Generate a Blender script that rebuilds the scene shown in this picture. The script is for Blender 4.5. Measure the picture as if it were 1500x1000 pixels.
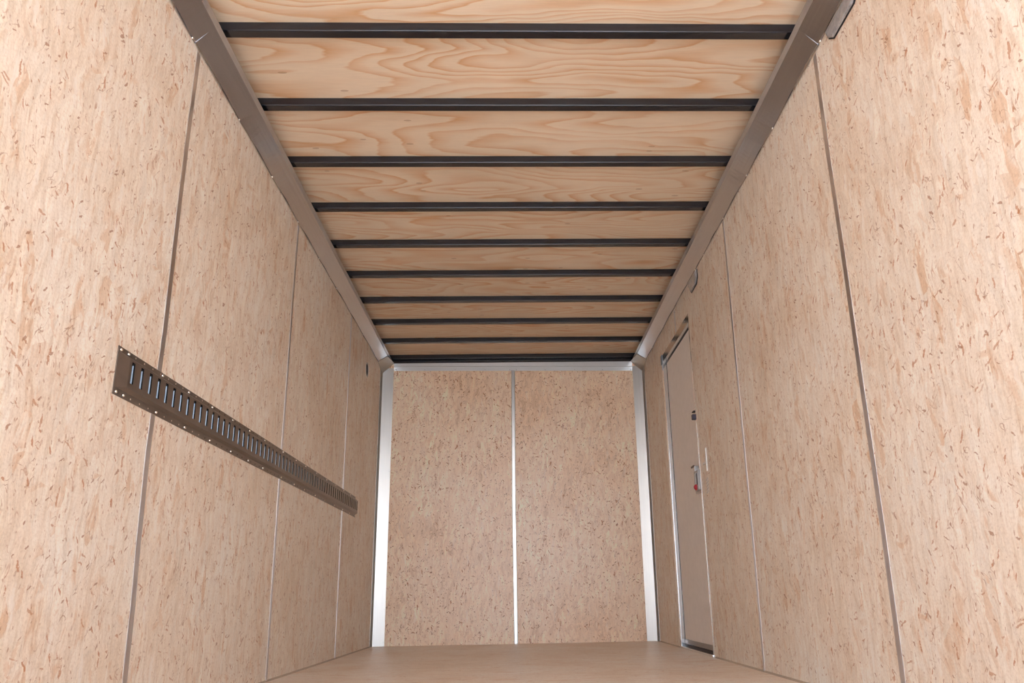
import bpy, bmesh, math, random
from mathutils import Vector, Matrix

for o in list(bpy.data.objects):
    bpy.data.objects.remove(o, do_unlink=True)
random.seed(11)
S = bpy.context.scene
COL = S.collection

# ------------------------------------------------------------------ camera
cam_d = bpy.data.cameras.new('camera')
cam = bpy.data.objects.new('camera', cam_d)
COL.objects.link(cam)
rt = Vector((0.99948107, -0.0268504, -0.01779431))
up = Vector((0.00950195, -0.28207624, 0.95934494))
fw = Vector((0.03077815, 0.95901619, 0.28167473))
cam.matrix_world = Matrix(((rt.x, up.x, -fw.x, 1.00187), (rt.y, up.y, -fw.y, 0.0),
                           (rt.z, up.z, -fw.z, 0.3008), (0, 0, 0, 1)))
cam_d.sensor_fit = 'HORIZONTAL'
cam_d.sensor_width = 36.0
cam_d.lens = 1146.714 / 1500 * 36
cam_d.shift_x = (750 - 786.167) / 1500
cam_d.shift_y = 40.0 / 1500
cam_d.clip_start = 0.02
S.camera = cam

# ------------------------------------------------------------------ sky, exposure
SKY = 1.05
EXPO = 0.70
wd = bpy.data.worlds.new('overcast_sky')
S.world = wd
wd.use_nodes = True
nt = wd.node_tree
bg = nt.nodes['Background']
tc = nt.nodes.new('ShaderNodeTexCoord')
sp = nt.nodes.new('ShaderNodeSeparateXYZ')
cr = nt.nodes.new('ShaderNodeValToRGB')
nt.links.new(tc.outputs['Generated'], sp.inputs[0])
nt.links.new(sp.outputs['Z'], cr.inputs[0])
nt.links.new(cr.outputs[0], bg.inputs['Color'])
cr.color_ramp.elements[0].position = 0.0
cr.color_ramp.elements[0].color = (0.88, 0.955, 1.07, 1)
cr.color_ramp.elements[1].position = 0.8
cr.color_ramp.elements[1].color = (0.30, 0.42, 0.63, 1)
bg.inputs['Strength'].default_value = SKY * 4.4
sun_d = bpy.data.lights.new('sun', 'SUN')
sun_d.energy = 18.0
sun_d.angle = math.radians(1.5)
sun_d.color = (1.0, 0.985, 0.97)
sun = bpy.data.objects.new('sun', sun_d)
COL.objects.link(sun)
sun.rotation_euler = Vector((-0.35, -0.75, -0.85)).to_track_quat('-Z', 'Y').to_euler()   # over the trailer from the front
S.view_settings.view_transform = 'Standard'
S.view_settings.look = 'None'
S.view_settings.gamma = 1.0
S.view_settings.use_curve_mapping = False
S.view_settings.exposure = EXPO

# ------------------------------------------------------------------ room numbers (metres)
W = 2.01          # inside width
D = 5.811         # front wall lining
Y0 = -0.90         # rear opening
ZC = 2.125        # plywood underside
ZR = 2.018        # lower edge of the top cove

# ------------------------------------------------------------------ node helpers
class NT:
    def __init__(s, name):
        s.m = bpy.data.materials.new(name)
        s.m.use_nodes = True
        s.t = s.m.node_tree
        s.b = s.t.nodes['Principled BSDF']
    def n(s, typ, **k):
        nd = s.t.nodes.new('ShaderNode' + typ)
        for a, v in k.items():
            setattr(nd, a, v)
        return nd
    def l(s, a, b):
        s.t.links.new(a, b)
    def put(s, sock, v):
        if hasattr(v, 'is_linked') or isinstance(v, bpy.types.NodeSocket):
            s.l(v, sock)
        else:
            sock.default_value = v
    def math(s, op, a, b=0.0, c=0.0, clamp=False):
        nd = s.n('Math', operation=op)
        nd.use_clamp = clamp
        s.put(nd.inputs[0], a); s.put(nd.inputs[1], b); s.put(nd.inputs[2], c)
        return nd.outputs[0]
    def comb(s, x, y, z):
        nd = s.n('CombineXYZ')
        s.put(nd.inputs[0], x); s.put(nd.inputs[1], y); s.put(nd.inputs[2], z)
        return nd.outputs[0]
    def noise(s, vec, scale, detail=2.0, rough=0.5, col=False):
        nd = s.n('TexNoise')
        s.l(vec, nd.inputs['Vector'])
        nd.inputs['Scale'].default_value = scale
        nd.inputs['Detail'].default_value = detail
        nd.inputs['Roughness'].default_value = rough
        return nd.outputs['Color' if col else 'Fac']
    def vor(s, vec, scale=1.0, rnd=1.0):
        nd = s.n('TexVoronoi')
        nd.voronoi_dimensions = '2D'
        s.l(vec, nd.inputs['Vector'])
        nd.inputs['Scale'].default_value = scale
        nd.inputs['Randomness'].default_value = rnd
        return nd
    def ramp(s, fac, stops, interp='LINEAR'):
        nd = s.n('ValToRGB')
        nd.color_ramp.interpolation = interp
        el = nd.color_ramp.elements
        while len(el) > 1:
            el.remove(el[-1])
        el[0].position = stops[0][0]; el[0].color = col4(stops[0][1])
        for p, c in stops[1:]:
            e = el.new(p); e.color = col4(c)
        s.l(fac, nd.inputs[0])
        return nd.outputs[0]
    def mix(s, fac, a, b, blend='MIX'):
        nd = s.n('Mix', data_type='RGBA', blend_type=blend)
        s.put(nd.inputs[0], fac)
        s.put(nd.inputs[6], col4(a) if isinstance(a, (tuple, float, int)) else a)
        s.put(nd.inputs[7], col4(b) if isinstance(b, (tuple, float, int)) else b)
        return nd.outputs[2]
    def bump(s, h, strength, dist):
        nd = s.n('Bump')
        nd.inputs['Strength'].default_value = strength
        nd.inputs['Distance'].default_value = dist
        s.l(h, nd.inputs['Height'])
        s.l(nd.outputs[0], s.b.inputs['Normal'])
    def xyz(s):
        t = s.n('TexCoord'); q = s.n('SeparateXYZ')
        s.l(t.outputs['Object'], q.inputs[0])
        return q.outputs[0], q.outputs[1], q.outputs[2]

def col4(c):
    if isinstance(c, (int, float)):
        return (c, c, c, 1)
    return (c[0], c[1], c[2], 1)

def osb(name, base=(0.925, 0.815, 0.70), tint=(0.80, 0.50, 0.29), plane='yz', lean=0.0, seed=0.0,
        dark=1.0, contrast=1.0, rough=0.42, sheet=None, stretch=1.0, size=1.0, edges=1.0, spec=0.5, pale=0.5):
    """oriented strand board: overlapping flakes at several angles, thin dark slivers and specks"""
    N = NT(name)
    x, y, z = N.xyz()
    u, v = {'yz': (y, z), 'xz': (x, z), 'xy': (y, x)}[plane]
    if sheet:      # every sheet of board has its own pattern
        k = N.math('FLOOR', N.math('DIVIDE', N.math('SUBTRACT', u, sheet[0]), sheet[1]))
        u = N.math('MULTIPLY_ADD', k, 7.31, u)
        v = N.math('MULTIPLY_ADD', k, 3.77, v)
    p = N.comb(u, v, seed)
    # warp
    wn = N.noise(p, 7.0, 2.0, 0.6, col=True)
    wsub = N.n('VectorMath', operation='SUBTRACT'); N.l(wn, wsub.inputs[0]); wsub.inputs[1].default_value = (0.5, 0.5, 0.5)
    wsc = N.n('VectorMath', operation='SCALE'); N.l(wsub.outputs[0], wsc.inputs[0]); wsc.inputs['Scale'].default_value = 0.05
    wad = N.n('VectorMath', operation='ADD'); N.l(p, wad.inputs[0]); N.l(wsc.outputs[0], wad.inputs[1])
    q = wad.outputs[0]

    def rot(vec, ang, sx, sy, off):
        m = N.n('Mapping')
        m.vector_type = 'TEXTURE' if False else 'POINT'
        r = N.n('VectorRotate', rotation_type='Z_AXIS')
        N.l(vec, r.inputs['Vector']); r.inputs['Angle'].default_value = ang
        N.l(r.outputs[0], m.inputs['Vector'])
        m.inputs['Scale'].default_value = (sx, sy, 1)
        m.inputs['Location'].default_value = (off, off * 1.7, 0)
        return m.outputs[0]

    col = None
    heights = []
    fn = N.noise(p, 38.0, 2.0, 0.6, col=True)
    fsub = N.n('VectorMath', operation='SUBTRACT'); N.l(fn, fsub.inputs[0]); fsub.inputs[1].default_value = (0.5, 0.5, 0.5)
    fsc = N.n('VectorMath', operation='SCALE'); N.l(fsub.outputs[0], fsc.inputs[0]); fsc.inputs['Scale'].default_value = 0.016
    fad = N.n('VectorMath', operation='ADD'); N.l(q, fad.inputs[0]); N.l(fsc.outputs[0], fad.inputs[1])
    qf = fad.outputs[0]
    cl = N.noise(p, 5.5, 3.0, 0.6)           # flakes gather in patches
    # flake layers: long axis along local y after rotation
    for i, (ang, sx, sy, cover) in enumerate(((lean + 0.06, 30, 8, 0.0), (lean - 0.32, 42, 11, 0.62), (lean + 0.40, 46, 12, 0.68),
                                              (lean + 1.25, 52, 17, 0.86),
                                              (lean + 0.15, 120, 34, 0.65))):
        vv = N.vor(rot(q, ang, sx * stretch * size, sy * size, 3.1 * i + seed))
        sc = N.n('SeparateColor'); N.l(vv.outputs['Color'], sc.inputs[0])
        b = base; t = tint; kk = contrast
        def sh(f, g=0.0):
            return tuple(max(0, bb * (1 - g) * (1 + (f - 1) * kk) + tt * g) for bb, tt in zip(b, t))
        c = N.ramp(sc.outputs[0], [(0.0, sh(0.97)), (0.30, sh(1.04)), (0.55, sh(1.0, 0.14)), (0.78, sh(1.10)),
                                   (0.92, sh(0.98, 0.25)), (1.0, sh(0.93, 0.65))])
        if col is None:
            col = c
        else:
            edge = N.math('MULTIPLY_ADD', vv.outputs['Distance'], -2.2, 1.5, clamp=True)
            f = N.math('MULTIPLY', N.math('GREATER_THAN', sc.outputs[1], cover), N.math('MULTIPLY', edge, 0.8))
            col = N.mix(f, col, c)
        heights.append(sc.outputs[2])
    # soft tonal drift
    dr = N.noise(p, 2.2, 4.0, 0.6)
    col = N.mix(1.0, col, N.ramp(dr, [(0.28, (0.91, 0.855, 0.79)), (0.5, 1.0), (0.72, (1.03, 1.075, 1.12))]), 'MULTIPLY')
    st = N.noise(rot(q, lean, 70 * stretch * size, 7 * size, 4.0), 1.0, 4.0, 0.65)
    col = N.mix(0.8, col, N.ramp(st, [(0.3, (0.84, 0.78, 0.71)), (0.5, 1.0), (0.7, (1.05, 1.08, 1.11))]), 'MULTIPLY')
    # fibre grain
    g1 = N.noise(rot(q, lean, 300 * stretch, 30, 1.0), 1.0, 3.0, 0.7)
    col = N.mix(0.55, col, N.ramp(g1, [(0.3, (0.80, 0.77, 0.73)), (0.5, 1.0), (0.75, (1.05, 1.07, 1.09))]), 'MULTIPLY')
    g2 = N.noise(p, 150, 2.0, 0.7)
    col = N.mix(0.6, col, N.ramp(g2, [(0.3, (0.82, 0.78, 0.74)), (0.55, 1.03)]), 'MULTIPLY')
    g3 = N.noise(p, 60, 2.0, 0.6)
    # short curly strand edges: contour lines of a stretched noise, gated into patches
    for (ang, sx, sy, wd_, gs, off, c, a) in ((lean, 34, 11, 0.013, 13, 2.0, (0.50, 0.22, 0.10), 0.7), (lean - 0.7, 30, 14, 0.011, 11, 6.0, (0.52, 0.25, 0.12), 0.65),
                                              (lean + 0.6, 44, 18, 0.015, 17, 11.0, (0.38, 0.17, 0.08), 0.65)):
        nn = N.noise(rot(q, ang, sx * stretch * size, sy * size, off), 1.0, 1.5, 0.5)
        ln = N.math('MULTIPLY', N.math('SUBTRACT', wd_, N.math('ABSOLUTE', N.math('SUBTRACT', nn, 0.5))), 90.0, clamp=True)
        gt = N.math('MULTIPLY', N.math('SUBTRACT', N.noise(rot(p, ang, gs * 1.6 * size, gs * 0.7 * size, off + 3), 1.0, 2.0, 0.6), 0.57), 14.0, clamp=True)
        col = N.mix(N.math('MULTIPLY', N.math('MULTIPLY', ln, gt), a * edges), col, c)
    # slivers and specks
    for (ang, sx, sy, thr, rad, c, a) in ((lean + 0.1, 62, 14, 0.968, 0.30, (0.52, 0.26, 0.13), 0.7),
                                          (lean - 0.5, 95, 25, 0.965, 0.32, (0.50, 0.23, 0.11), 0.75),
                                          (lean + 0.9, 120, 36, 0.970, 0.36, (0.36, 0.17, 0.09), 0.7),
                                          (lean - 1.2, 95, 24, 0.972, 0.33, (0.50, 0.26, 0.14), 0.65),
                                          (lean - 0.15, 190, 75, 0.955, 0.40, (0.42, 0.22, 0.12), 0.6),
                                          (lean - 0.35, 34, 10, 0.930, 0.34, (0.80, 0.52, 0.33), 0.38),
                                          (lean + 0.3, 28, 9, 0.940, 0.33, (0.78, 0.51, 0.32), 0.34),
                                          (lean + 0.0, 40, 8, 0.88, 0.36, (0.99, 0.92, 0.84), pale)):
        vv = N.vor(rot(qf, ang, sx * stretch, sy, 9.0 + thr * 31 + sx))
        sc = N.n('SeparateColor'); N.l(vv.outputs['Color'], sc.inputs[0])
        # more of them inside the patches
        on = N.math('GREATER_THAN', N.math('MULTIPLY_ADD', N.math('SUBTRACT', cl, 0.5), 0.10, sc.outputs[0]), thr)
        ds = N.math('ADD', vv.outputs['Distance'], N.math('MULTIPLY', N.math('SUBTRACT', g2, 0.5), 0.55))
        ds = N.math('ADD', ds, N.math('MULTIPLY', N.math('SUBTRACT', g3, 0.5), 0.6))
        ds = N.math('ADD', ds, N.math('MULTIPLY', sc.outputs[1], 0.18))
        inn = N.math('MULTIPLY', N.math('SUBTRACT', rad + 0.05, ds), 9.0, clamp=True)
        if c[0] < 0.6:
            c = (c[0] * 1.05, c[1] * 0.85, c[2] * 0.65)
        col = N.mix(N.math('MULTIPLY', N.math('MULTIPLY', on, inn), min(0.95, a * dark)), col, c)
    mn = N.n('VectorMath', operation='MINIMUM'); N.l(col, mn.inputs[0]); mn.inputs[1].default_value = (0.97, 0.92, 0.88)
    N.l(mn.outputs[0], N.b.inputs['Base Color'])
    N.b.inputs['Roughness'].default_value = rough
    N.b.inputs['Specular IOR Level'].default_value = spec
    h = N.math('ADD', N.math('MULTIPLY', heights[1], 0.5), N.math('MULTIPLY', g1, 0.5))
    N.bump(h, 0.2, 0.0015)
    return N.m

def plywood(name):
    N = NT(name)
    x, y, z = N.xyz()
    k = N.math('FLOOR', N.math('DIVIDE', N.math('SUBTRACT', y, 2.16 + 0.018), 1.2117))
    yy = N.math('MULTIPLY_ADD', k, 5.3, y)
    xx = N.math('MULTIPLY_ADD', k, 2.7, x)
    p = N.comb(xx, yy, 0.3)
    def sc(vec, a, b):
        m = N.n('Mapping'); N.l(vec, m.inputs['Vector']); m.inputs['Scale'].default_value = (a, b, 1); return m.outputs[0]
    warp = N.noise(sc(p, 2.6, 7.0), 1.0, 2.0, 0.5)
    ww = N.comb(xx, N.math('ADD', yy, N.math('MULTIPLY', N.math('SUBTRACT', warp, 0.5), 0.10)), 0.3)
    f = N.noise(sc(ww, 0.75, 4.2), 1.0, 1.0, 0.45)
    fine = N.noise(sc(p, 5, 60), 1.0, 3.0, 0.6)
    ph = N.math('ADD', N.math('MULTIPLY', f, 22.0), N.math('MULTIPLY', fine, 0.35))
    fr = N.math('FRACT', ph)
    ring = N.ramp(fr, [(0.0, 0.08), (0.40, 0.15), (0.78, 0.72), (0.91, 1.0), (0.97, 0.4), (1.0, 0.08)])
    patch = N.noise(sc(p, 1.6, 8.0), 1.0, 2.0, 0.5)
    amt = N.math('MULTIPLY', N.n('RGBToBW').outputs[0], 1.0)
    bw = amt.node.inputs[0].links[0].from_node
    N.l(ring, bw.inputs[0])
    amt = N.math('MULTIPLY', amt, N.ramp_f(patch) if hasattr(N, 'ramp_f') else N.math('MULTIPLY_ADD', patch, 2.2, -0.25, clamp=True))
    col = N.mix(amt, (0.97, 0.80, 0.62), (0.82, 0.49, 0.26))
    g = N.noise(sc(p, 14, 240), 1.0, 3.0, 0.65)
    col = N.mix(0.5, col, N.ramp(g, [(0.25, 0.86), (0.55, 1.0), (0.8, 1.06)]), 'MULTIPLY')
    d = N.noise(p, 1.7, 3.0, 0.5)
    col = N.mix(1.0, col, N.ramp(d, [(0.3, (0.94, 0.93, 0.91)), (0.7, (1.05, 1.05, 1.05))]), 'MULTIPLY')
    # small pitch marks and knots
    vv = N.vor(sc(p, 5, 13)); s3 = N.n('SeparateColor'); N.l(vv.outputs['Color'], s3.inputs[0])
    kn = N.math('MULTIPLY', N.math('GREATER_THAN', s3.outputs[0], 0.90),
                N.math('LESS_THAN', N.math('ADD', vv.outputs['Distance'], N.math('MULTIPLY', fine, 0.12)), 0.13))
    col = N.mix(N.math('MULTIPLY', kn, 0.5), col, (0.50, 0.28, 0.14))
    N.l(col, N.b.inputs['Base Color'])
    N.b.inputs['Roughness'].default_value = 0.55
    N.b.inputs['Specular IOR Level'].default_value = 0.3
    N.bump(g, 0.1, 0.001)
    return N.m

def metal(name, c, rough, aniso=None, metallic=1.0, noise_amt=0.05, brush=(3, 3, 300)):
    N = NT(name)
    t = N.n('TexCoord')
    m = N.n('Mapping'); N.l(t.outputs['Object'], m.inputs['Vector']); m.inputs['Scale'].default_value = brush
    g = N.noise(m.outputs[0], 1.0, 3.0, 0.6)
    lo = tuple(v * (1 - noise_amt) for v in c); hi = tuple(min(1, v * (1 + noise_amt)) for v in c)
    N.l(N.ramp(g, [(0.3, lo), (0.7, hi)]), N.b.inputs['Base Color'])
    N.b.inputs['Metallic'].default_value = metallic
    N.l(N.math('MULTIPLY_ADD', g, 0.10, rough - 0.05), N.b.inputs['Roughness'])
    return N.m

def plain(name, c, rough=0.5, metallic=0.0, spec=0.5, var=0.06, scale=60):
    N = NT(name)
    t = N.n('TexCoord')
    g = N.noise(t.outputs['Object'], scale, 3.0, 0.6)
    N.l(N.ramp(g, [(0.3, tuple(v * (1 - var) for v in c)), (0.7, tuple(min(1, v * (1 + var)) for v in c))]), N.b.inputs['Base Color'])
    N.b.inputs['Roughness'].default_value = rough
    N.b.inputs['Metallic'].default_value = metallic
    N.b.inputs['Specular IOR Level'].default_value = spec
    return N.m

M = {}
M['osb_left'] = osb('strand_board_left', seed=0.0, sheet=(-0.28, 1.22))
M['osb_right'] = osb('strand_board_right', seed=5.0, sheet=(-0.28, 1.22))
M['osb_front'] = osb('strand_board_front', base=(0.96, 0.71, 0.51), plane='xz', seed=9.0, dark=1.6, pale=0.12, contrast=2.1, size=1.3, edges=1.8, rough=0.36, spec=0.6, lean=0.0, sheet=(-0.21, 1.22))  # base made more orange, putting the deep interior's bounced warmth into the colour
M['osb_floor'] = osb('strand_board_floor', base=(0.94, 0.81, 0.69), plane='xy', seed=14.0, dark=0.5, contrast=0.8, stretch=1.2, edges=0.5)
M['ply'] = plywood('pine_plywood')
M['alu'] = metal('mill_aluminium', (0.56, 0.56, 0.54), 0.34, brush=(160, 160, 2))
M['alu_dull'] = metal('dull_aluminium', (0.58, 0.58, 0.57), 0.40, brush=(2, 160, 160))
M['alu_mid'] = metal('aluminium_centre_strip', (0.50, 0.49, 0.47), 0.30, brush=(160, 160, 2))  # joint strip metal coloured darker here to hold down its bright reflection
M['alu_strip'] = metal('aluminium_joint_strip', (0.78, 0.79, 0.84), 0.30, brush=(160, 160, 2))  # same metal coloured lighter, so base colour lifts the side strips' dim reflections
M['cove'] = metal('aluminium_cove', (0.53, 0.54, 0.57), 0.20, brush=(120, 2, 120))
M['bow'] = plain('black_painted_steel', (0.008, 0.010, 0.017), rough=0.24, spec=0.75, var=0.35, scale=260)
M['dark'] = plain('dark_void', (0.012, 0.010, 0.010), rough=0.8, spec=0.1)
M['etrack'] = metal('bronze_grey_steel', (0.24, 0.20, 0.175), 0.38, brush=(40, 40, 40), metallic=0.8)
M['zinc'] = metal('zinc_plated_steel', (0.30, 0.36, 0.42), 0.40, brush=(60, 60, 60))
M['fixing'] = plain('zinc_fixing', (0.50, 0.50, 0.50), rough=0.35, metallic=1.0)
M['screw'] = plain('bright_screw_steel', (0.85, 0.85, 0.84), rough=0.25, metallic=1.0)
M['door'] = plain('grey_white_door_skin', (0.97, 0.90, 0.85), rough=0.55, spec=0.35, var=0.03, scale=25)
M['frame'] = metal('door_frame_aluminium', (0.76, 0.77, 0.78), 0.16, brush=(160, 160, 2))
M['rubber'] = plain('black_rubber', (0.02, 0.018, 0.022), rough=0.6)
M['purple'] = plain('dark_plastic', (0.045, 0.030, 0.055), rough=0.4)
M['red'] = plain('red_plastic', (0.45, 0.012, 0.03), rough=0.35)
M['label'] = plain('pale_blue_label', (0.70, 0.78, 0.84), rough=0.4)
M['ink'] = plain('dark_ink', (0.05, 0.06, 0.09), rough=0.5)
M['white'] = plain('white_plastic', (0.85, 0.83, 0.80), rough=0.35)
M['skin'] = plain('white_outer_skin', (0.80, 0.80, 0.80), rough=0.4)
M['concrete'] = plain('pale_concrete', (0.60, 0.59, 0.57), rough=0.9, spec=0.2, var=0.12, scale=3)
M['key'] = plain('brown_key_lever', (0.10, 0.06, 0.05), rough=0.4)
M['tape'] = plain('clear_tape', (0.92, 0.87, 0.84), rough=0.2, var=0.02)
def lens_mat():
    N = NT('grey_clear_lens')
    t = N.n('TexCoord')
    g = N.noise(t.outputs['Object'], 26, 3.0, 0.6)
    N.l(N.ramp(g, [(0.3, (0.33, 0.33, 0.35)), (0.55, (0.52, 0.50, 0.50)), (0.75, (0.40, 0.38, 0.40))]), N.b.inputs['Base Color'])
    N.b.inputs['Roughness'].default_value = 0.18
    N.b.inputs['Metallic'].default_value = 0.15
    N.b.inputs['Coat Weight'].default_value = 0.7
    N.bump(g, 0.4, 0.004)
    return N.m
M['lens'] = lens_mat()

# ------------------------------------------------------------------ mesh helpers
def box(bm, x0, x1, y0, y1, z0, z1, mi=0):
    vs = [bm.verts.new((x, y, z)) for x in (x0, x1) for y in (y0, y1) for z in (z0, z1)]
    fs = []
    for q in ((0, 1, 3, 2), (4, 6, 7, 5), (0, 4, 5, 1), (2, 3, 7, 6), (0, 2, 6, 4), (1, 5, 7, 3)):
        f = bm.faces.new([vs[i] for i in q]); f.material_index = mi; fs.append(f)
    return vs

def extrude_profile(bm, prof, a, b, axis='y', mi=0, closed=True):
    """prof: list of 2D points; axis y: (x,z) profile swept from y=a to y=b; axis x: (y,z); axis z: (x,y)"""
    def P(p, t):
        if axis == 'y': return (p[0], t, p[1])
        if axis == 'x': return (t, p[0], p[1])
        return (p[0], p[1], t)
    A = [bm.verts.new(P(p, a)) for p in prof]; B = [bm.verts.new(P(p, b)) for p in prof]
    n = len(prof)
    for i in range(n if closed else n - 1):
        j = (i + 1) % n
        f = bm.faces.new((A[i], A[j], B[j], B[i])); f.material_index = mi
    if closed:
        bm.faces.new(A).material_index = mi
        bm.faces.new(list(reversed(B))).material_index = mi
    return A, B

def dome(bm, c, r, h, normal, seg=12, mi=0):
    """low pan head: flattened hemisphere on the plane at c"""
    n = Vector(normal).normalized()
    t = n.orthogonal().normalized(); s = n.cross(t)
    c = Vector(c); rings = []
    for k in range(4):
        a = k / 4 * math.pi / 2
        rr = r * math.cos(a); hh = h * math.sin(a)
        rings.append([bm.verts.new(c + n * hh + t * rr * math.cos(2 * math.pi * i / seg) + s * rr * math.sin(2 * math.pi * i / seg)) for i in range(seg)])
    top = bm.verts.new(c + n * h)
    for k in range(3):
        for i in range(seg):
            j = (i + 1) % seg
            f = bm.faces.new((rings[k][i], rings[k][j], rings[k + 1][j], rings[k + 1][i])); f.material_index = mi; f.smooth = True
    for i in range(seg):
        f = bm.faces.new((rings[3][i], rings[3][(i + 1) % seg], top)); f.material_index = mi; f.smooth = True

def mk(name, bm, mats, parent=None, kind=None, loc=None, bevel=None, recalc=True):
    if recalc:
        bmesh.ops.recalc_face_normals(bm, faces=bm.faces)
    me = bpy.data.meshes.new(name)
    bm.to_mesh(me); bm.free()
    for m in (mats if isinstance(mats, list) else [mats]):
        me.materials.append(m)
    o = bpy.data.objects.new(name, me)
    COL.objects.link(o)
    if loc: o.location = loc
    if parent: o.parent = parent
    if kind: o['kind'] = kind
    if bevel:
        b = o.modifiers.new('bevel', 'BEVEL'); b.width = bevel; b.segments = 2; b.limit_method = 'ANGLE'
    return o

def thing(name, label, cat, loc=(0, 0, 0), group=None):
    o = bpy.data.objects.new(name, None); COL.objects.link(o); o.location = loc
    o['label'] = label; o['category'] = cat
    if group: o['group'] = group
    return o

def structure_root(name, loc=(0, 0, 0)):
    o = bpy.data.objects.new(name, None); COL.objects.link(o); o.location = loc
    o['kind'] = 'structure'
    return o

_screw = {}
def screw(parent, p, normal, r=0.0045, h=0.0025, mat='screw', name='screw'):
    key = (tuple(round(v, 3) for v in normal), r, h, mat)
    if key not in _screw:
        bm = bmesh.new(); dome(bm, (0, 0, 0), r, h, normal)
        me = bpy.data.meshes.new('screw'); bm.to_mesh(me); bm.free(); me.materials.append(M[mat]); _screw[key] = me
    o = bpy.data.objects.new(name, _screw[key]); COL.objects.link(o); o.parent = parent
    o.location = p
    return o

# ------------------------------------------------------------------ ground, floor, walls, roof
bm = bmesh.new(); box(bm, -30, 32, -40, 40, -0.85, -0.75); mk('ground', bm, M['concrete'], kind='structure')

bm = bmesh.new(); box(bm, -0.04, W + 0.05, Y0, D + 0.05, -0.05, 0.0); mk('floor', bm, M['osb_floor'], kind='structure')
bm = bmesh.new(); box(bm, -0.04, W + 0.05, Y0, D + 0.09, ZC, ZC + 0.02); mk('ceiling', bm, M['ply'], kind='structure')

# left wall with the round vent hole
HY, HZ, HR = 5.20, 1.832, 0.047
bm = bmesh.new()
z1 = 2.055
q = 0.08
def quad(pts, mi=0):
    f = bm.faces.new([bm.verts.new(p) for p in pts]); f.material_index = mi
for (a, b, c, d) in ((Y0, HY - q, 0, z1), (HY + q, D + 0.04, 0, z1), (HY - q, HY + q, 0, HZ - q), (HY - q, HY + q, HZ + q, z1)):
    quad([(0, a, c), (0, b, c), (0, b, d), (0, a, d)])
n = 48
def sqp(a):
    c_, s_ = math.cos(a), math.sin(a); k = q / max(abs(c_), abs(s_)); return (0, HY + c_ * k, HZ + s_ * k)
for i in range(n):
    a, b = 2 * math.pi * (i + .0) / n, 2 * math.pi * (i + 1.) / n
    a += math.pi / 4; b += math.pi / 4
    ca = (0, HY + HR * math.cos(a), HZ + HR * math.sin(a)); cb = (0, HY + HR * math.cos(b), HZ + HR * math.sin(b))
    quad([ca, cb, sqp(b), sqp(a)])
    quad([ca, cb, (-0.012, cb[1], cb[2]), (-0.012, ca[1], ca[2])])
box(bm, -0.05, -0.04, Y0, D + 0.09, 0, z1)
quad([(0, Y0, 0), (-0.04, Y0, 0), (-0.04, Y0, z1), (0, Y0, z1)])
bmesh.ops.remove_doubles(bm, verts=bm.verts, dist=1e-5)
mk('wall_left', bm, M['osb_left'], kind='structure')

# right wall with the door opening
DY0, DY1, DZ = 4.198, 4.990, 1.806
bm = bmesh.new()
box(bm, W, W + 0.04, Y0, DY0, 0, z1)
box(bm, W, W + 0.04, DY1, D + 0.04, 0, z1)
box(bm, W, W + 0.04, DY0, DY1, DZ, z1)
mk('wall_right', bm, M['osb_right'], kind='structure')

bm = bmesh.new(); box(bm, -0.04, W + 0.04, D, D + 0.04, 0, 2.058); mk('wall_front', bm, M['osb_front'], kind='structure')

# outer skin closes the shell (roof edge, sides, nose)
bm = bmesh.new()
box(bm, -0.075, -0.052, Y0, D + 0.115, -0.10, ZC + 0.03)
box(bm, W + 0.052, W + 0.075, Y0, D + 0.115, -0.10, ZC + 0.03)
box(bm, -0.05, W + 0.05, D + 0.092, D + 0.115, -0.10, ZC + 0.03)
box(bm, -0.075, W + 0.075, Y0, D + 0.115, ZC + 0.032, ZC + 0.05)
box(bm, -0.05, W + 0.05, Y0, D + 0.09, -0.10, -0.055)
mk('trim_outer_skin', bm, M['skin'], kind='structure')

# ------------------------------------------------------------------ top coves, in lengths, with screws
def cove(side, ya, yb, name, screws, lift=0.0):
    s = 1 if side == 'left' else -1
    X = lambda v: v if side == 'left' else W - v
    root_bm = bmesh.new()
    t = 0.0015
    # the free edge stands off the wall a little between screws
    pins = sorted(set([ya - 0.15] + list(screws) + [yb + 0.15]))
    ys = []
    y = ya
    while y < yb - 0.012:
        ys.append(y); y += 0.025
    ys.append(yb)
    rings = []
    for y in ys:
        g = 0.0
        for p0, p1 in zip(pins, pins[1:]):
            if p0 <= y <= p1:
                g = min(0.0042, 0.010 * (p1 - p0)) * math.sin(math.pi * (y - p0) / (p1 - p0))
        e = 0.0012 + g + lift
        pr = [(e, ZR - 0.005), (e + 0.001, ZR + 0.001), (0.0595 + lift, ZR + 0.058), (0.0775 + lift, ZR + 0.058),
              (0.0775 + lift, ZR + 0.058 + t), (0.0590 + lift, ZR + 0.058 + t), (e, ZR + 0.001 + t), (e - 0.001, ZR - 0.005)]
        rings.append([root_bm.verts.new((X(a_), y, b_)) for a_, b_ in pr])
    for r0, r1 in zip(rings, rings[1:]):
        for i in range(8):
            root_bm.faces.new((r0[i], r0[(i + 1) % 8], r1[(i + 1) % 8], r1[i]))
    root_bm.faces.new(rings[0]); root_bm.faces.new(list(reversed(rings[-1])))
    o = mk(name, root_bm, M['cove'], kind='structure')
    for y in screws:
        screw(o, (X(0.0012 + lift), y, ZR - 0.001), (s, 0, -0.7), r=0.0060, h=0.0045)
    return o

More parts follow.
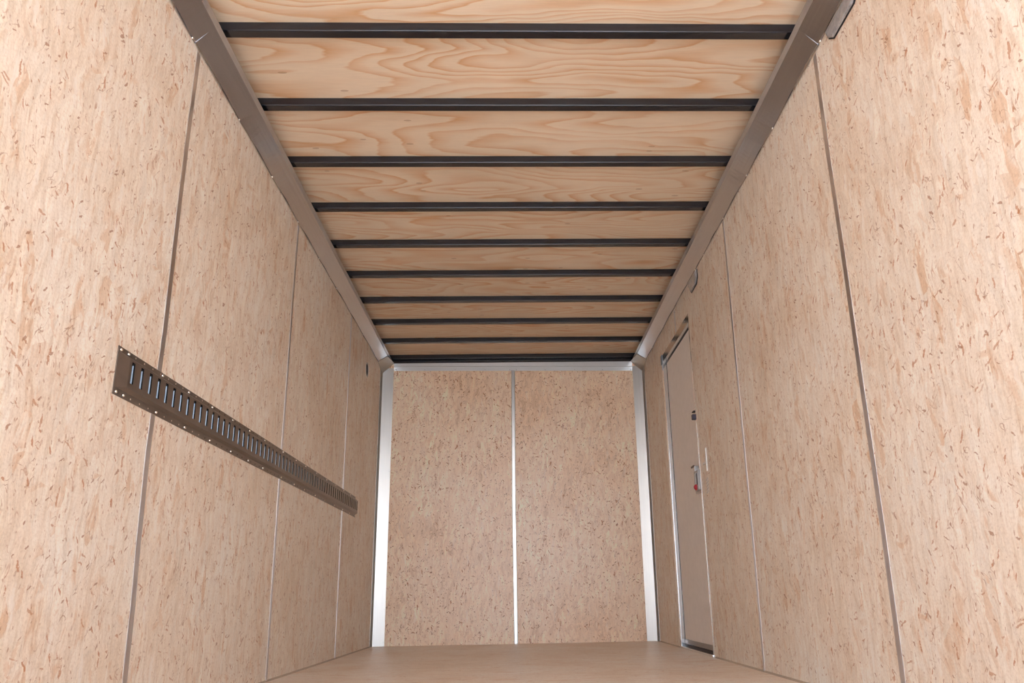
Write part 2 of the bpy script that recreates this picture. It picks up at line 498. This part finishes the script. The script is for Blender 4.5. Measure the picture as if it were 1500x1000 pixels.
ls = [0.1, 0.51, 0.92, 1.33, 1.74, 2.106, 2.545, 2.952, 3.359, 3.770, 4.021, 4.176, 4.560, 4.988, 5.469]
rs = [0.08, 0.49, 0.90, 1.31, 1.72, 2.110, 2.600, 2.948, 3.339, 3.746, 3.944, 4.145, 4.515, 4.930, 5.330]
cove('left', Y0, 2.125, 'trim_1', [y for y in ls if y < 2.125], 0.0006)
cove('left', 2.125, 4.130, 'trim_2', [y for y in ls if 2.125 < y < 4.13])
cove('left', 4.130, D - 0.001, 'trim_3', [y for y in ls if y > 4.13], 0.0006)
cove('right', Y0, 2.125, 'trim_4', [y for y in rs if y < 2.125], 0.0006)
cove('right', 2.125, 4.130, 'trim_5', [y for y in rs if 2.125 < y < 4.13])
cove('right', 4.130, D - 0.001, 'trim_6', [y for y in rs if y > 4.13], 0.0006)

# bright corner caps where cove meets the front corner angle
for side, nm in (('left', 'trim_7'), ('right', 'trim_8')):
    s = 1 if side == 'left' else -1
    X = (lambda v: v) if side == 'left' else (lambda v: W - v)
    bm = bmesh.new()
    A = [bm.verts.new(p) for p in ((X(0.003), 5.60, ZR - 0.004), (X(0.062), 5.66, ZR + 0.0545), (X(0.090), D - 0.004, ZR + 0.044), (X(0.006), D - 0.012, ZR - 0.045))]
    B = [bm.verts.new(v.co + Vector((-s * 0.002, 0, 0.002))) for v in A]
    bm.faces.new(A); bm.faces.new(list(reversed(B)))
    for i in range(4):
        bm.faces.new((A[i], A[(i + 1) % 4], B[(i + 1) % 4], B[i]))
    o = mk(nm, bm, M['alu'], kind='structure')
    screw(o, (X(0.062), 5.735, ZR + 0.040), (s, -0.3, -1), r=0.005, h=0.003)

# ------------------------------------------------------------------ front corner angles and header strip
def corner_angle(side, name):
    s = 1 if side == 'left' else -1
    X = (lambda v: v) if side == 'left' else (lambda v: W - v)
    k = 0.088 if side == 'left' else 0.078
    bm = bmesh.new()
    t = 0.0018
    prof = [(X(0), D), (X(k), D), (X(k), D - t), (X(0.008), D - 0.0220), (X(t), D - 0.085), (X(0), D - 0.085)]
    extrude_profile(bm, prof, 0.001, 2.022, 'z')
    o = mk(name, bm, M['alu'], kind='structure')
    for z in (0.030, 0.249, 0.487, 0.731, 0.977, 1.224, 1.470, 1.715, 1.955):
        screw(o, (X(k - 0.008), D - t, z), (0, -1, 0), r=0.0048, h=0.003, mat='fixing')
        screw(o, (X(t), D - 0.080, z + 0.004), (s, 0, 0), r=0.0048, h=0.003, mat='fixing')
    return o
corner_angle('left', 'trim_9')
corner_angle('right', 'trim_10')

bm = bmesh.new()
x0_, x1_ = 0.090, W - 0.079
A = []
for x, zb in ((x0_, 2.001), (x1_, 1.985)):
    A.append([bm.verts.new((x, yy, zz)) for yy, zz in ((D, zb), (D - 0.0016, zb), (D - 0.0016, zb + 0.034), (D - 0.004, zb + 0.036), (D - 0.004, 2.060), (D, 2.060))])
for i in range(6):
    bm.faces.new((A[0][i], A[0][(i + 1) % 6], A[1][(i + 1) % 6], A[1][i]))
bm.faces.new(A[0]); bm.faces.new(list(reversed(A[1])))
hd = mk('trim_11', bm, M['alu_dull'], kind='structure')
for x in (0.107, 0.329, 0.562, 0.791, 0.982, 1.032, 1.254, 1.484, 1.700, 1.920):
    screw(hd, (x, D - 0.0016, 2.014 - 0.0095 * x), (0, -1, 0), r=0.005, h=0.003, mat='fixing')

# header member behind the top of the front lining
bm = bmesh.new(); box(bm, 0.0, W, D + 0.050, D + 0.088, 2.0, ZC - 0.001); mk('trim_12', bm, M['dark'], kind='structure')

# ------------------------------------------------------------------ panel joint strips
def strip_wall(name, x, s, pts, w=0.026, t=0.0022):
    """pts: (y,z) polyline up the wall"""
    bm = bmesh.new()
    prof = [(-w / 2, 0.0002), (-w / 2, t * 0.7), (-w / 2 + 0.003, t), (w / 2 - 0.003, t), (w / 2, t * 0.7), (w / 2, 0.0002)]
    rings = [[bm.verts.new((x + s * b, y + a, z)) for a, b in prof] for y, z in pts]
    for r0, r1 in zip(rings, rings[1:]):
        for i in range(6):
            bm.faces.new((r0[i], r0[(i + 1) % 6], r1[(i + 1) % 6], r1[i]))
    bm.faces.new(rings[0]); bm.faces.new(list(reversed(rings[-1])))
    return mk(name, bm, M['alu_strip'], kind='structure')
strip_wall('trim_13', 0, 1, [(2.180, 0.001), (2.172, 0.30), (2.160, 0.46), (2.150, 0.70), (2.153, 0.82), (2.162, 1.05), (2.160, 1.25), (2.156, 1.5), (2.157, 1.75), (2.163, 2.006)])
strip_wall('trim_14', 0, 1, [(3.398, 0.001), (3.385, 0.4), (3.376, 0.9), (3.376, 1.3), (3.373, 1.6), (3.377, 2.006)], w=0.022)
strip_wall('trim_15', 0, 1, [(4.648, 0.001), (4.640, 1.0), (4.624, 2.006)], w=0.020)
strip_wall('trim_16', W, -1, [(2.156, 0.001), (2.150, 0.45), (2.156, 0.9), (2.158, 1.3), (2.166, 1.65), (2.163, 2.006)])
strip_wall('trim_17', W, -1, [(3.360, 0.001), (3.350, 0.5), (3.354, 1.2), (3.350, 2.006)], w=0.020)
strip_wall('trim_18', W, -1, [(4.535, 1.858), (4.550, 2.006)], w=0.016)
strip_wall('trim_19', 0, 1, [(0.94, 0.001), (0.94, 2.006)])
strip_wall('trim_20', W, -1, [(0.94, 0.001), (0.94, 2.006)])
bm = bmesh.new()
prof = [(-0.0135, 0.0), (-0.0135, -0.0015), (-0.010, -0.0024), (0.010, -0.0024), (0.0135, -0.0015), (0.0135, 0.0)]
rg = [[bm.verts.new((xc + a, D + b, z)) for a, b in prof] for xc, z in ((1.0085, 0.001), (1.002, 1.0), (1.006, 1.999))]
for r0, r1 in zip(rg, rg[1:]):
    for i in range(6):
        bm.faces.new((r0[i], r0[(i + 1) % 6], r1[(i + 1) % 6], r1[i]))
bm.faces.new(rg[0]); bm.faces.new(list(reversed(rg[-1])))
mk('trim_21', bm, M['alu_mid'], kind='structure')

# thin sealant bead round the floor
bm = bmesh.new()
for a in (0, 1):
    xx = 0.0 if a == 0 else W
    s = 1 if a == 0 else -1
    for (ya, yb) in (((Y0, D - 0.001),) if a == 0 else ((Y0, 4.155), (5.04, D - 0.001))):
        extrude_profile(bm, [(xx, 0), (xx + s * 0.006, 0), (xx, 0.007)], ya, yb, 'y')
mk('baseboard_sides', bm, plain('tan_sealant', (0.50, 0.40, 0.31), rough=0.6), kind='structure')

# ------------------------------------------------------------------ roof bows
ORD = ['nearest the camera, at the top of the photo', 'second from the camera', 'third from the camera', 'fourth from the camera',
       'fifth from the camera', 'sixth from the camera', 'fifth from the front wall', 'fourth from the front wall',
       'third from the front wall', 'second from the front wall']
BS = 0.4039
def bow_mesh(hb=0.0325, wb=0.037):
    bm = bmesh.new()
    x0, x1 = 0.004, W - 0.004
    # steel section with rolled lower edges, tight against the plywood
    r = 0.0045
    arc = lambda cx, a0: [(cx + r * math.cos(math.radians(a0 + k * 15)), -hb + r + r * math.sin(math.radians(a0 + k * 15))) for k in range(7)]
    prof = [(0, 0)] + arc(r, 180) + arc(wb - r, 270) + [(wb, 0)]
    extrude_profile(bm, prof, x0, x1, 'x')
    bmesh.ops.recalc_face_normals(bm, faces=bm.faces)
    me = bpy.data.meshes.new('roof_bow'); bm.to_mesh(me); bm.free(); me.materials.append(M['bow'])
    return me
bow_me = bow_mesh()
for i in range(10):
    o = bpy.data.objects.new('roof_bow', bow_me); COL.objects.link(o)
    o.location = (0, 2.160 + i * BS, ZC)
    o['category'] = 'roof bow'
    o['group'] = 'black steel roof bows under the plywood ceiling'
    o['label'] = 'black steel roof bow, ' + ORD[i]
bm = bmesh.new(); box(bm, 0.004, W - 0.004, D + 0.020, D + 0.046, 2.064, 2.088)
o = mk('roof_angle', bm, M['bow']); o['label'] = 'black steel bar along the top of the front wall behind the aluminium strip'; o['category'] = 'metal bar'

# ------------------------------------------------------------------ logistic track on the left wall
def etrack():
    Y1, Y2 = 1.921, 5.030
    ZB, ZT = 0.812, 0.938
    root = thing('cargo_track', 'long brown-grey slotted steel cargo track screwed across the left wall', 'cargo track', (0, Y1, 0.875))
    oy, oz = Y1, 0.875
    pit, n0 = 0.0512, 1.988
    ns = int((Y2 - 0.012 - n0) / pit) + 1
    sw, s0, s1 = 0.0165, 0.854, 0.911
    h = 0.0125
    bm = bmesh.new()
    def q4(*pts, mi=0):
        f = bm.faces.new([bm.verts.new((p[0], p[1] - oy, p[2] - oz)) for p in pts]); f.material_index = mi
    # flange + step profile (x,z), strips along y
    zb2, zt2 = 0.8345, 0.9215
    ya, yb = Y1, Y2 - 0.012
    yc0, yc1 = Y1 + 0.004, Y2
    q4((0.0025, ya, ZB), (0.0025, yb, ZB), (0.0025, yb, zb2 - 0.004), (0.0025, ya, zb2 - 0.004))
    q4((0.0025, ya, zt2 + 0.003), (0.0025, yb, zt2 + 0.003), (0.0025, yb, ZT), (0.0025, ya, ZT))
    q4((0.0002, ya, ZB), (0.0002, yb, ZB), (0.0025, yb, ZB), (0.0025, ya, ZB))
    q4((0.0002, ya, ZT), (0.0002, yb, ZT), (0.0025, yb, ZT), (0.0025, ya, ZT))
    q4((0.0002, yb, ZB), (0.0002, yb, ZT), (0.0025, yb, ZT), (0.0025, yb, ZB))
    q4((0.0002, ya, ZB), (0.0002, ya, ZT), (0.0025, ya, ZT), (0.0025, ya, ZB))
    q4((0.0025, ya, zb2 - 0.004), (0.0025, yc0, zb2 - 0.004), (0.0025, yc0, zt2 + 0.003), (0.0025, ya, zt2 + 0.003))
    # sloped shoulders
    q4((0.0025, yc0, zb2 - 0.004), (0.0025, yc1, zb2 - 0.004), (h, yc1, zb2 + 0.004), (h, yc0 + 0.042, zb2 + 0.004))
    q4((0.0025, yc0, zt2 + 0.003), (0.0025, yc1, zt2 + 0.003), (h, yc1, zt2 - 0.005), (h, yc0 + 0.042, zt2 - 0.005))
    q4((0.0025, yc0, zb2 - 0.004), (0.0025, yc0, zt2 + 0.003), (h, yc0 + 0.042, zt2 - 0.005), (h, yc0 + 0.042, zb2 + 0.004))
    q4((0.0025, yc1, zb2 - 0.004), (0.0025, yc1, zt2 + 0.003), (h, yc1, zt2 - 0.005), (h, yc1, zb2 + 0.004))
    fz0, fz1 = zb2 + 0.004, zt2 - 0.005
    fa, fb = yc0 + 0.042, yc1
    # face with slots
    q4((h, fa, fz0), (h, fb, fz0), (h, fb, s0), (h, fa, s0))
    q4((h, fa, s1), (h, fb, s1), (h, fb, fz1), (h, fa, fz1))
    y = fa
    for i in range(ns):
        c = n0 + i * pit
        a, b = c - sw / 2, c + sw / 2
        if b > fb - 0.002: break
        q4((h, y, s0), (h, a, s0), (h, a, s1), (h, y, s1))
        bk = 0.0012
        q4((bk, a, s0), (bk, b, s0), (bk, b, s1), (bk, a, s1), mi=1)  # slot back and sides coloured near-black, standing in for shade
        q4((bk, a, s0), (bk, a, s1), (h, a, s1), (h, a, s0), mi=1)                      # near lip
        hm = h - 0.0036
        q4((bk, b - 0.0035, s0), (bk, b - 0.0035, s1 - 0.006), (hm, b - 0.0008, s1 - 0.006), (hm, b - 0.0008, s0), mi=2)   # far lip, bare zinc inside
        q4((bk, b - 0.0035, s1 - 0.006), (hm, b - 0.0008, s1 - 0.006), (hm, b - 0.0008, s1), (bk, b - 0.0035, s1), mi=1)
        q4((hm, b - 0.0008, s0), (hm, b - 0.0008, s1), (h, b, s1), (h, b, s0), mi=1)  # outer lip coloured dark too, so slots farther in look shaded
        q4((bk, a, s1), (bk, b, s1), (h, b, s1), (h, a, s1), mi=1)
        q4((bk, a, s0), (bk, b, s0), (h, b, s0), (h, a, s0), mi=1)
        y = b
    q4((h, y, s0), (h, fb, s0), (h, fb, s1), (h, y, s1))
    # punched fixing holes showing the board behind
    k = 0
    yy = n0 + 0.0256
    while yy < Y2 - 0.03:
        for zz in (0.8195, 0.9315):
            pts = [(0.0027, yy + 0.0026 * math.cos(t * math.pi / 4), zz + 0.0026 * math.sin(t * math.pi / 4)) for t in range(8)]
            q4(*pts, mi=3 if k < 10 else 1)
        k += 1
        yy += pit
    bmesh.ops.remove_doubles(bm, verts=bm.verts, dist=1e-6)
    mk('slotted_rail', bm, [M['etrack'], M['dark'], M['zinc'], M['osb_left']], parent=root)
    tops = [1.934, 1.975, 2.180, 2.367, 2.562, 2.759, 2.943, 3.131, 3.391, 3.600, 3.772, 3.988, 4.213, 4.43, 4.646, 4.84, 5.0]
    bots = [1.936, 1.975, 2.165, 2.363, 2.568, 2.767, 2.955, 3.134, 3.390, 3.596, 3.775, 3.99, 4.20, 4.42, 4.64, 4.84, 5.0]
    for yy in tops:
        screw(root, (0.0026, yy - oy, 0.9305 - oz), (1, 0, 0), r=0.0046, h=0.0035)
    for yy in bots:
        screw(root, (0.0026, yy - oy, 0.8205 - oz), (1, 0, 0), r=0.0046, h=0.0035)
etrack()

# ------------------------------------------------------------------ round vent hole with ring
root = thing('round_vent', 'small round black vent opening high on the left wall near the front corner', 'vent', (0, HY, HZ))
bm = bmesh.new()
ri, ro = HR - 0.004, HR + 0.006
for k in range(n):
    a, b = 2 * math.pi * k / n, 2 * math.pi * (k + 1) / n
    def P(r_, t, x): return (x, r_ * math.cos(t), r_ * math.sin(t))
    for (r0, x0, r1, x1) in ((ro, 0.0002, ro - 0.002, 0.0022), (ro - 0.002, 0.0022, ri, 0.0022), (ri, 0.0022, ri, 0.0006)):
        bm.faces.new([bm.verts.new(p) for p in (P(r0, a, x0), P(r0, b, x0), P(r1, b, x1), P(r1, a, x1))])
bmesh.ops.remove_doubles(bm, verts=bm.verts, dist=1e-6)
mk('ring', bm, M['tape'], parent=root)
bm = bmesh.new()
for k in range(n):
    a, b = 2 * math.pi * k / n, 2 * math.pi * (k + 1) / n
    bm.faces.new([bm.verts.new(p) for p in ((0.0005, ri * math.cos(a), ri * math.sin(a)), (0.0005, ri * math.cos(b), ri * math.sin(b)), (-0.034, ri * math.cos(b), ri * math.sin(b)), (-0.034, ri * math.cos(a), ri * math.sin(a)))])
    bm.faces.new([bm.verts.new(p) for p in ((-0.034, ri * math.cos(a), ri * math.sin(a)), (-0.034, ri * math.cos(b), ri * math.sin(b)), (-0.034, 0, 0))])
bmesh.ops.remove_doubles(bm, verts=bm.verts, dist=1e-6)
mk('duct', bm, plain('dark_brown_duct', (0.035, 0.018, 0.010), rough=0.7), parent=root)

# ------------------------------------------------------------------ side door
door = structure_root('door_1', (W, DY0, 0))
def dloc(v): return (v[0] - W, v[1] - DY0, v[2])
def dbox(name, mat, x0, x1, y0, y1, z0, z1, parent=None, bevel=None, extra=()):
    bm = bmesh.new(); box(bm, x0 - W, x1 - W, y0 - DY0, y1 - DY0, z0, z1)
    for e in extra:
        box(bm, e[0] - W, e[1] - W, e[2] - DY0, e[3] - DY0, e[4], e[5])
    return mk(name, bm, mat, parent=parent or door, bevel=bevel)
FX = W - 0.002
dbox('door_panel', M['door'], W + 0.022, W + 0.048, DY0 + 0.004, DY1 - 0.008, 0.030, DZ - 0.012, bevel=0.001)
# frame: wall flanges all round plus the returns into the opening
dbox('door_frame', M['frame'], FX, W - 0.0002, DY1 - 0.001, 5.038, 0.001, 1.853, extra=(
    (FX, W - 0.0002, 4.187, DY0 + 0.001, 0.001, 1.853),
    (FX, W - 0.0002, DY0 + 0.001, DY1 - 0.001, DZ - 0.001, 1.853),
    (W - 0.0002, W + 0.050, DY1 - 0.0035, DY1 - 0.0005, 0.001, DZ),
    (W - 0.0002, W + 0.050, DY0 + 0.0005, DY0 + 0.003, 0.001, DZ),
    (W - 0.0002, W + 0.050, DY0, DY1, DZ - 0.003, DZ - 0.0005)))
dbox('seal', M['rubber'], W + 0.020, W + 0.046, DY1 - 0.0085, DY1 - 0.0036, 0.014, DZ - 0.004, extra=(
    (W + 0.020, W + 0.046, DY0 + 0.003, DY1 - 0.004, DZ - 0.0105, DZ - 0.0035),
    (W + 0.016, W + 0.046, DY0 + 0.003, DY1 - 0.004, 0.0125, 0.024)))
dbox('threshold', M['frame'], W - 0.010, W + 0.050, DY0, DY1, 0.0005, 0.012, bevel=0.001)
dbox('kick_strip', plain('brown_grey_strip', (0.30, 0.26, 0.23), 0.4), W + 0.019, W + 0.0218, DY0 + 0.006, DY1 - 0.012, 0.026, 0.052)
dbox('edge_strip', M['frame'], W + 0.016, W + 0.0215, DY0 + 0.0045, DY0 + 0.018, 0.60, 1.245, bevel=0.001)
# bumper beside the upper edge of the door
b1 = dbox('bumper', M['purple'], W - 0.022, W + 0.020, DY0 - 0.016, DY0 + 0.012, 1.232, 1.262, bevel=0.004)
dbox('clip', M['rubber'], W - 0.010, W + 0.018, DY0 + 0.000, DY0 + 0.045, 1.280, 1.286, parent=door, bevel=0.002)
# corner bracket at the far top of the frame
dbox('corner_bracket', M['zinc'], FX - 0.003, FX, 5.000, 5.052, 1.80, 1.862, bevel=0.001)
# latch
lt = dbox('latch', plain('latch_steel', (0.55, 0.50, 0.46), 0.3, 0.9), W + 0.004, W + 0.022, DY0 + 0.008, DY0 + 0.150, 0.842, 0.968, bevel=0.002)
dbox('latch_body', plain('latch_body_grey', (0.42, 0.39, 0.37), 0.45, 0.2), W - 0.012, W + 0.006, DY0 + 0.012, DY0 + 0.095, 0.850, 0.960, parent=lt, bevel=0.004)
dbox('name_plate', M['label'], W - 0.0135, W - 0.0121, DY0 + 0.040, DY0 + 0.075, 0.884, 0.945, parent=lt)
dbox('slide', M['ink'], W - 0.0145, W - 0.0121, DY0 + 0.016, DY0 + 0.036, 0.878, 0.940, parent=lt, bevel=0.001)
bm = bmesh.new(); dome(bm, (W - 0.012 - W, 0.050, 0.868), 0.0165, 0.016, (-1, 0, 0), seg=16)
mk('knob', bm, M['red'], parent=lt)
dbox('lever', M['key'], W - 0.014, W - 0.004, DY0 + 0.085, DY0 + 0.150, 0.986, 0.996, parent=lt, bevel=0.003)
dbox('stem', M['fixing'], W - 0.010, W + 0.020, DY0 + 0.078, DY0 + 0.088, 0.950, 0.990, parent=lt, bevel=0.002)

# white T-shaped plastic tag and clear strip on the wall beside the latch
bm = bmesh.new()
ox, oy, oz = W, 4.03, 0.90
box(bm, -0.006, -0.0004, -0.012, 0.000, 0.022, 0.142)
box(bm, -0.005, -0.0004, 0.000, 0.070, 0.064, 0.077)
box(bm, -0.005, -0.0004, 0.000, 0.024, 0.077, 0.092)
tg = mk('plastic_tag', bm, M['white'], loc=(ox, oy, oz), bevel=0.001)
tg['label'] = 'small white T-shaped plastic tag on the right wall beside the door latch'; tg['category'] = 'tag'
bm = bmesh.new()
for k in range(5):
    z0 = -0.082 + k * 0.016
    pts = [(-0.0008, -0.005, z0), (-0.0008, 0.045, z0 - 0.010), (-0.0008, 0.045, z0 - 0.001), (-0.0008, -0.005, z0 + 0.010)]
    A = [bm.verts.new(p) for p in pts]; B = [bm.verts.new((-0.0003, p[1], p[2])) for p in pts]
    bm.faces.new(A); bm.faces.new(list(reversed(B)))
    for i in range(4):
        bm.faces.new((A[i], A[(i + 1) % 4], B[(i + 1) % 4], B[i]))
st = mk('striped_sticker', bm, M['tape'], loc=(ox, oy, oz))
st['label'] = 'faint pale striped sticker on the right wall just below the white tag'; st['category'] = 'sticker'

# ------------------------------------------------------------------ wall lights tucked under the right cove
def wall_light(outline, label, loc_y):
    root = thing('wall_light', label, 'light', (W, loc_y, 1.96), 'grey-lensed lights under the right top cove')
    def layer(scale, xa, xb, chamfer):
        cy = sum(p[0] for p in outline) / len(outline); cz = sum(p[1] for p in outline) / len(outline)
        bm = bmesh.new()
        def ring(sc, x):
            return [bm.verts.new((-x, (cy + (p[0] - cy) * sc[0]) - loc_y, (cz + (p[1] - cz) * sc[1]) - 1.96)) for p in outline]
        r0 = ring(scale, xa); r1 = ring(scale, xb - chamfer); r2 = ring((scale[0] * 0.93, scale[1] * 0.86), xb)
        for A, B in ((r0, r1), (r1, r2)):
            for i in range(len(A)):
                j = (i + 1) % len(A); bm.faces.new((A[i], A[j], B[j], B[i]))
        bm.faces.new(r0); bm.faces.new(list(reversed(r2)))
        return bm
    mk('housing', layer((1.05, 1.09), 0.0004, 0.005, 0.001), M['rubber'], parent=root)
    mk('lens', layer((1.0, 0.99), 0.0049, 0.012, 0.003), M['lens'], parent=root)
wall_light([(1.845, 2.002), (1.845, 1.966), (1.868, 1.951), (2.010, 1.951), (2.040, 1.972), (2.052, 2.002)],
           'larger grey-lensed light under the right cove at the top edge of the photo', 1.95)
wall_light([(3.905, 2.000), (3.905, 1.960), (3.935, 1.930), (4.060, 1.930), (4.092, 1.975), (4.098, 2.000)],
           'smaller-looking grey-lensed light under the right cove just before the side door', 4.0)
